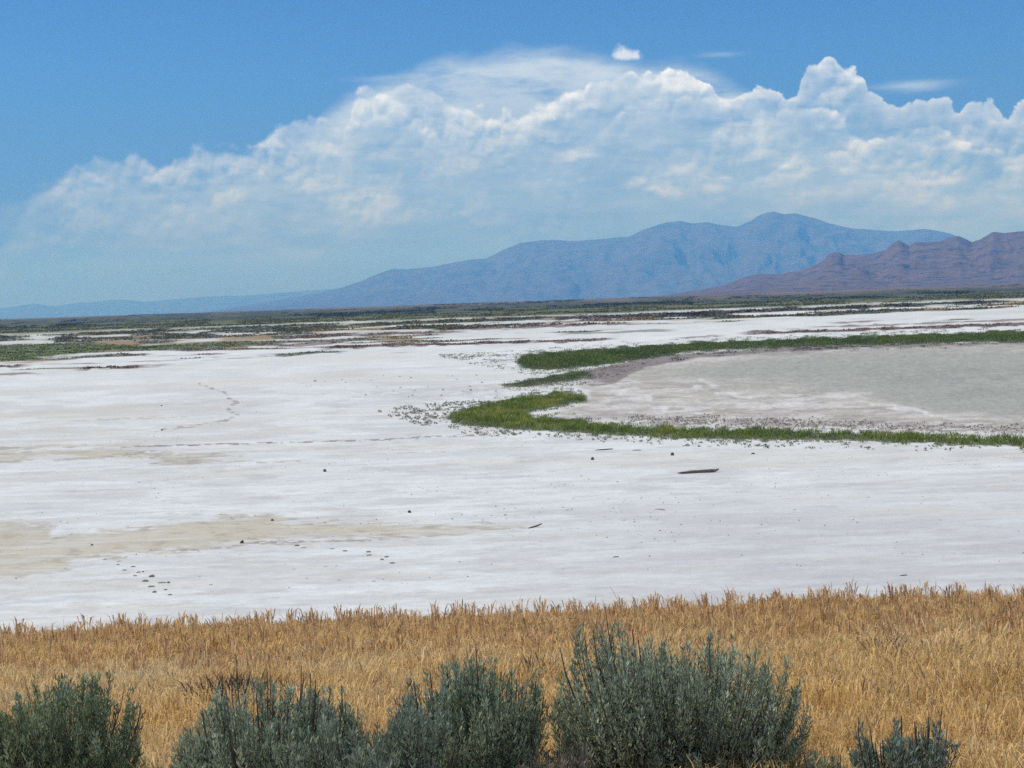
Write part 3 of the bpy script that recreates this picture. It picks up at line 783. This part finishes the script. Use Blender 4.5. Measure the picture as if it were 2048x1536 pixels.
def shrub(cx, dist, width, height, nsh, c0, c1, label, bare=0.05, leaf=.030, lw=.0070, gap=0.25, name='sagebrush', seed=1, tone=1.0):
    r_ = np.random.default_rng(seed)
    bz = float(slope_z(np.array(cx), np.array(dist))) - .02
    root = bpy.data.objects.new(name, None); C.objects.link(root); root.location = (cx, dist, bz)
    root.empty_display_size = .2
    tag(root, label, 'shrub', 'shrubs along the near edge of the slope')
    th = r_.uniform(0, 2 * PI, nsh); rr = np.sqrt(r_.uniform(0, 1, nsh))
    rim_ = .70 + .45 * vnoise(th * 1.6 / PI * 2, th * 0 + seed * 1.3, seed + 77)
    ex, ey = np.cos(th) * rr * rim_, np.sin(th) * rr * rim_
    lump = fbm(ex * 2.3 + seed * 3, ey * 2.3 + seed, 3, seed + 200)
    tipz = height * np.clip(.46 + .54 * np.sqrt(np.clip(1 - rr ** 4, 0, 1)) + (lump - .5) * 1.0 + r_.normal(0, .085, nsh) + .13 * (r_.uniform(0, 1, nsh) < .14), .25, 1.24)
    k_in = r_.uniform(0, 1, nsh) < .35                      # inner shoots end lower down
    tipz[k_in] *= r_.uniform(.35, .9, k_in.sum())
    bare_k = r_.uniform(0, 1, nsh) < bare
    tipz[bare_k] *= r_.uniform(1.0, 1.22, bare_k.sum())
    tipz *= .92
    tip = np.stack([ex * width * .5, ey * width * .42, tipz], 1)
    bs = np.stack([ex * width * .20 + r_.normal(0, .03, nsh), ey * width * .16 + r_.normal(0, .03, nsh), np.zeros(nsh)], 1)
    c1_ = np.stack([tip[:, 0] * .62, tip[:, 1] * .62, tipz * .38], 1) + r_.normal(0, .02, (nsh, 3))
    c2_ = np.stack([tip[:, 0] * .95, tip[:, 1] * .95, tipz * .66], 1) + r_.normal(0, .015, (nsh, 3))
    s = np.linspace(0, 1, 7)[None, :, None]
    P = bs[:, None] * (1 - s) ** 3 + 3 * c1_[:, None] * s * (1 - s) ** 2 + 3 * c2_[:, None] * s * s * (1 - s) + tip[:, None] * s ** 3
    rad = np.linspace(.0075, .0013, 7)[None] * r_.uniform(.7, 1.4, (nsh, 1)) * (1 + .9 * bare_k[:, None])
    v, f = tubes(P, rad, 4)
    np_mesh('stems', v, f, None, m_stem, root)
    L = 84
    leafy = ~bare_k
    sh = np.repeat(np.arange(nsh)[leafy], L)
    n = len(sh)
    ss = 1 - (r_.uniform(0, 1, n) ** 1.25) * .58
    bpos = bs[sh] * ((1 - ss) ** 3)[:, None] + 3 * c1_[sh] * (ss * (1 - ss) ** 2)[:, None] + 3 * c2_[sh] * (ss ** 2 * (1 - ss))[:, None] + tip[sh] * (ss ** 3)[:, None]
    dirn = tip[sh] - c2_[sh]; dirn /= np.linalg.norm(dirn, axis=1)[:, None] + 1e-9
    off = r_.normal(0, 1, (n, 3)); off -= (off * dirn).sum(1)[:, None] * dirn; off /= np.linalg.norm(off, axis=1)[:, None] + 1e-9
    spread = r_.uniform(.25, 1.0, n)[:, None] * (1.25 - .75 * ss[:, None])
    ld = dirn + off * spread * 1.5; ld /= np.linalg.norm(ld, axis=1)[:, None]
    # side twigs carry the leaves a little off the shoot
    tw = (off + dirn * .8) * r_.uniform(0, .045, n)[:, None] * (1.15 - ss[:, None] * .8)
    ll = leaf * r_.uniform(.6, 1.35, n)[:, None]
    sd = np.cross(ld, r_.normal(0, 1, (n, 3))); sd /= np.linalg.norm(sd, axis=1)[:, None] + 1e-9
    wv = sd * (lw * r_.uniform(.7, 1.4, n))[:, None] * .5
    b0 = bpos + tw; m0 = b0 + ld * ll * .5 + off * ll * .06; t0 = b0 + ld * ll
    v = np.stack([b0 - wv * .5, b0 + wv * .5, m0 + wv, m0 - wv, t0 + wv * .35, t0 - wv * .35], 1).reshape(-1, 3)
    o = np.arange(n)[:, None, None] * 6
    f = (o + np.array([[0, 1, 2, 3], [3, 2, 4, 5]])[None]).reshape(-1, 4)
    shade = np.repeat(np.clip(r_.normal(.5, .3, nsh), 0, 1)[leafy], L)
    col = (np.array(c0) * (1 - shade[:, None]) + np.array(c1) * shade[:, None]) * r_.uniform(.7, 1.35, (n, 1))
    old = r_.uniform(0, 1, n) < .05
    col[old] = np.array((.20, .16, .09)) * r_.uniform(.6, 1.2, (old.sum(), 1))
    np_mesh('foliage', v, f, np.repeat(col, 6, 0), m_leaf, root)
    return root

def sx_at(px, py, d): return at_dist(px, py, d).x
BLUE0, BLUE1 = (.215, .27, .165), (.45, .51, .345)
GRN0, GRN1 = (.165, .22, .11), (.34, .40, .235)
shrub(sx_at(80, 1420, 9.9), 9.9, 1.30, .84, 600, GRN0, GRN1, 'large dark green shrub cut off by the left edge of the picture', seed=3, name='green_shrub')
shrub(sx_at(515, 1460, 9.7), 9.7, 1.36, .75, 560, BLUE0, BLUE1, 'loose blue-grey shrub with bare twigs on its right, next to the dark green one', bare=.16, seed=5)
shrub(sx_at(765, 1460, 9.4), 9.4, 1.12, .71, 380, BLUE0, (.30, .36, .27), 'low narrow grey-green shrub squeezed against the left of the middle bush', bare=.08, seed=8)
shrub(sx_at(950, 1440, 9.9), 9.9, 1.14, .82, 540, (.19, .245, .145), (.38, .44, .285), 'middle-sized grey-green shrub with spiky top left of the biggest bush', seed=12)
shrub(sx_at(1350, 1420, 10.1), 10.1, 1.56, 1.0, 820, BLUE0, BLUE1, 'biggest blue-grey shrub, wide and dense, in front of the dry grass', seed=21)
shrub(sx_at(1805, 1510, 9.3), 9.3, .62, .56, 230, (.17, .23, .15), (.30, .36, .29), 'small round shrub ringed by bare dark stems at the bottom right', bare=.30, seed=31)
shrub(sx_at(1640, 1530, 9.0), 9.0, .34, .40, 80, GRN0, (.24, .30, .20), 'little green shrub just poking up between the biggest and the small round shrub', bare=.1, seed=41)
shrub(sx_at(1110, 1520, 9.0), 9.0, .55, .48, 150, (.19, .18, .13), (.30, .26, .19), 'brownish half-dry shrub in the gap left of the biggest bush', bare=.45, seed=51, name='dry_shrub')
shrub(sx_at(320, 1530, 9.0), 9.0, .55, .42, 110, (.17, .20, .13), (.30, .31, .23), 'low sparse shrub in the gap beside the dark green one', bare=.3, seed=61)

# ------------------------------------------------------------------ driftwood, rocks, clods
m_wood, t, p = new_mat('weathered_driftwood')
oc = obj_coord()
nn = noise(stretch(oc, (1.2, 9, 9)), 3.0, 6, 0.65)
t.links.new(mixc(smooth(nn, .3, .7), (.060, .038, .034), (.23, .165, .145)), p.inputs['Base Color']); p.inputs['Roughness'].default_value = 0.85
bump(p, nn, 0.8, 0.02)
m_rock, t, p = new_mat('dark_rock')
nn = noise(obj_coord(), 14.0, 5, 0.6)
t.links.new(mixc(nn, (.035, .024, .022), (.12, .085, .075)), p.inputs['Base Color']); p.inputs['Roughness'].default_value = 0.9
m_mud, t, p = new_mat('damp_mud')
nn = noise(obj_coord(), 11.0, 5, 0.6)
t.links.new(mixc(nn, (.12, .10, .088), (.30, .26, .225)), p.inputs['Base Color']); p.inputs['Roughness'].default_value = 0.9

def log_shape(name, pts, rads, mat, label, cat, parent=None, sides=9, seed=0):
    r_ = np.random.default_rng(seed)
    pts = np.array(pts, float)
    s = np.linspace(0, 1, len(pts)); k = 26
    ss = np.linspace(0, 1, k)
    P = np.stack([np.interp(ss, s, pts[:, i]) for i in range(3)], 1); R_ = np.interp(ss, s, rads)
    P[:, 1:] += (np.stack([fbm(ss * 6, ss * 0 + 3, 3, seed), fbm(ss * 6, ss * 0 + 9, 3, seed + 1)], 1) - .5) * R_.max() * .5
    an = np.arange(sides) * 2 * PI / sides
    v = []
    for i in range(k):
        for a in an:
            q = R_[i] * (.8 + .45 * float(vnoise(np.array(a * 1.3), np.array(i * .35), seed + 2)))
            v.append((P[i, 0], P[i, 1] + math.cos(a) * q, P[i, 2] + math.sin(a) * q))
    v.append(tuple(P[0])); v.append(tuple(P[-1]))
    bm = bmesh.new(); bv = [bm.verts.new(q) for q in v]
    for i in range(k - 1):
        for j_ in range(sides):
            bm.faces.new((bv[i * sides + j_], bv[i * sides + (j_ + 1) % sides], bv[(i + 1) * sides + (j_ + 1) % sides], bv[(i + 1) * sides + j_]))
    for j_ in range(sides):
        bm.faces.new((bv[-2], bv[(j_ + 1) % sides], bv[j_])); bm.faces.new((bv[-1], bv[(k - 1) * sides + j_], bv[(k - 1) * sides + (j_ + 1) % sides]))
    bmesh.ops.recalc_face_normals(bm, faces=bm.faces)
    me = bpy.data.meshes.new(name); bm.to_mesh(me); bm.free(); me.materials.append(mat)
    o = bpy.data.objects.new(name, me); C.objects.link(o)
    if parent: o.parent = parent
    if label: tag(o, label, cat)
    return o

pa_, pb_ = at(1355, 948), at(1437, 944)
mid_ = (pa_ + pb_) / 2; ln = (pb_ - pa_).length
lr = bpy.data.objects.new('driftwood_log', None); C.objects.link(lr)
lr.location = (mid_.x, mid_.y, 0); lr.rotation_euler = (0, 0, math.atan2(pb_.y - pa_.y, pb_.x - pa_.x))
tag(lr, 'long dark weathered log lying alone on the white salt in front of the green band', 'log')
hl = ln / 2
log_shape('trunk', [(-hl, 0, .05), (-hl * .8, 0, .065), (-hl * .4, .02, .085), (0, 0, .085), (hl * .5, -.02, .095), (hl * .85, 0, .11), (hl, 0, .15)], [.02, .055, .085, .075, .085, .08, .05], m_wood, None, None, lr, seed=4)
log_shape('branch_stub', [(hl * .80, 0, .12), (hl * .815, .01, .19), (hl * .825, .02, .235)], [.05, .04, .02], m_wood, None, None, lr, sides=7, seed=6)
log_shape('root_end', [(hl * .9, -.03, .11), (hl * .97, -.08, .17), (hl * 1.02, -.1, .2)], [.05, .035, .012], m_wood, None, None, lr, sides=7, seed=9)

def stick(px0, py0, px1, py1, rad, label, seed, bend=.0, lift=0.0):
    a, b = at(px0, py0), at(px1, py1)
    m_ = (a + b) / 2; l = (b - a).length / 2
    o = log_shape('driftwood_stick', [(-l, 0, rad * .6), (-l * .3, bend, rad), (l * .4, bend * .5, rad + lift * .3), (l, 0, rad + lift)], [rad * .4, rad, rad, rad * .7], m_wood, label, 'stick', sides=6, seed=seed)
    o.location = (m_.x, m_.y, 0); o.rotation_euler = (0, 0, math.atan2(b.y - a.y, b.x - a.x))
    o['group'] = 'driftwood sticks on the salt flat'
    return o
stick(1056, 1057, 1084, 1054, .035, 'short bent stick with one end raised, beside the tip of the tan mud strip', 11, .05, .12)
stick(1190, 901, 1226, 899, .04, 'long thin stick below the bend of the green band', 12)
stick(1264, 901, 1282, 901, .03, 'short thin stick just right of the longer one below the green band', 13)
stick(1312, 1019, 1330, 1021, .022, 'thin pale-edged twig lying in front of the dark log', 14, .04)
stick(1225, 1115, 1238, 1114, .02, 'tiny twig on the bare grey salt near the dry grass', 15)
stick(1800, 1152, 1814, 1151, .02, 'tiny twig close to the right of the dry grass edge', 16)

def lump(name, px, py, w, d, h, mat, label, cat, group, seed):
    r_ = np.random.default_rng(seed)
    p = at(px, py)
    bm = bmesh.new()
    bmesh.ops.create_icosphere(bm, subdivisions=3, radius=1)
    for q in bm.verts:
        n = float(fbm(np.array(q.co.x * 1.4 + seed), np.array(q.co.y * 1.4 + q.co.z * 1.1), 3, seed))
        n2 = float(vnoise(np.array(q.co.x * 4 + q.co.z * 3), np.array(q.co.y * 4 - q.co.z * 2), seed + 5))
        k = .62 + .6 * n + .22 * n2
        q.co = Vector((q.co.x * w / 2 * k, q.co.y * d / 2 * k, max(q.co.z * h * k + h * .25, -.015)))
    me = bpy.data.meshes.new(name); bm.to_mesh(me); bm.free(); me.materials.append(mat)
    o = bpy.data.objects.new(name, me); C.objects.link(o)
    o.location = (p.x, p.y, 0); o.rotation_euler = (0, 0, r_.uniform(-.3, .3))
    return tag(o, label, cat, group)

for i, (px, py, w, h, lb) in enumerate([
        (650, 943, .19, .12, 'small reddish-dark rock alone on the salt, level with the log far to its right'),
        (819, 1025, .14, .08, 'small dark rock just above the long tan mud strip'),
        (484, 1087, .16, .11, 'round dark rock sitting on the lower edge of the tan mud strip'),
        (1185, 920, .19, .14, 'small dark rock below the thin sticks, left of the log'),
        (1345, 911, .20, .15, 'small dark rock right behind the log, near the green band'),
        (1506, 908, .22, .07, 'flat little rock near the green band, right of the log'),
        (545, 1041, .14, .06, 'flat dark rock on the upper edge of the tan mud strip'),
        (324, 861, .2, .1, 'small dark rock far out left, above the brown track line'),
        (323, 812, .2, .1, 'tiny dark rock far out on the left salt, beyond the others'),
        (184, 1091, .12, .05, 'small dark rock out in the middle of the tan mud on the left')]):
    lump('rock', px, py, w, w * .9, h, m_rock, lb, 'rock', 'small rocks on the salt flat', 300 + i)

CL = 'lump of dark mud kicked up on the white salt '
clods = [(210, 1119, .16, .025, 'at the far end of the trail, nearest the tan mud'), (236, 1130, .12, .035, 'small and upright, left side, near the far end of the trail'),
         (238, 1123, .2, .02, 'thin and pale, second from the far end of the trail'), (266, 1134, .2, .04, 'on the right side of the trail, third from the far end'),
         (249, 1141, .18, .03, 'thin, on the left side of the trail above its middle'), (277, 1145, .16, .03, 'beside a tiny crumb on the right of the trail'),
         (286, 1144, .07, .035, 'tiny crumb right of a flat one'), (270, 1152, .17, .03, 'short and flat, left of the darkest one'), (303, 1154, .24, .075, 'darkest and tallest of the whole trail'),
         (291, 1163, .25, .06, 'broad and domed, just below left of the darkest one'), (324, 1166, .34, .03, 'longest and thinnest, right of the broad one'), (337, 1166, .1, .05, 'knob at the right end of the longest one'),
         (302, 1174, .24, .04, 'flat, below the broad domed one'), (331, 1180, .13, .035, 'small, right side near the near end of the trail'), (309, 1185, .17, .05, 'reddish, near the dry grass end of the trail'),
         (340, 1190, .14, .03, 'last and palest, closest to the dry grass')]
for i, (px, py, w, h, lb) in enumerate(clods):
    lump('mud_clod', px, py, w, .13, h, m_mud, 'mud clod ' + lb, 'mud clod', 'mud clods along the footprint trail', 400 + i)
clods2 = [(594, 1092, .22, .05, 'forked, right of the round rock on the mud edge'), (608, 1096, .26, .02, 'thin and flat, between the forked one and the paired ones'), (664, 1098, .22, .02, 'thin sliver, left of the paired ones'),
          (690, 1102, .2, .03, 'thin with a dark middle, right of the sliver'), (737, 1104, .18, .035, 'upper one of a pair below the tan strip'), (738, 1110, .2, .02, 'lower one of a pair below the tan strip'),
          (773, 1114, .17, .03, 'dark, right of the pair, farther from the camera than its neighbour'), (764, 1119, .16, .03, 'dark, right of the pair, nearer than its neighbour'), (784, 1126, .2, .03, 'olive, at the right end of the second trail')]
for i, (px, py, w, h, lb) in enumerate(clods2):
    lump('mud_clod', px, py, w, .13, h, m_mud, 'mud clod ' + lb, 'mud clod', 'mud clods on the second trail', 450 + i)

# ------------------------------------------------------------------ haze: one box of air round everything below the sky
hz = bpy.data.materials.new('air_haze'); hz.use_nodes = True
ht = hz.node_tree; ht.nodes.clear()
ho = ht.nodes.new('ShaderNodeOutputMaterial'); pv = ht.nodes.new('ShaderNodeVolumePrincipled')
pv.inputs['Color'].default_value = (.10, .375, 1.0, 1)
pv.inputs['Absorption Color'].default_value = (1, 1, 1, 1)
pv.inputs['Density'].default_value = 4.9e-5
pv.inputs['Anisotropy'].default_value = 0.0
ht.links.new(pv.outputs[0], ho.inputs['Volume'])
HB, HZ0, HZ1 = 78000, -8.0, 2450
v = np.array([(sx_ * HB, sy_ * HB, z_) for z_ in (HZ0, HZ1) for sx_, sy_ in ((-1, -1), (1, -1), (1, 1), (-1, 1))], float)
f = np.array([(3, 2, 1, 0), (4, 5, 6, 7), (0, 1, 5, 4), (1, 2, 6, 5), (2, 3, 7, 6), (3, 0, 4, 7)])
haze = np_mesh('haze', v, f, None, hz)
tag(haze, kind='stuff')
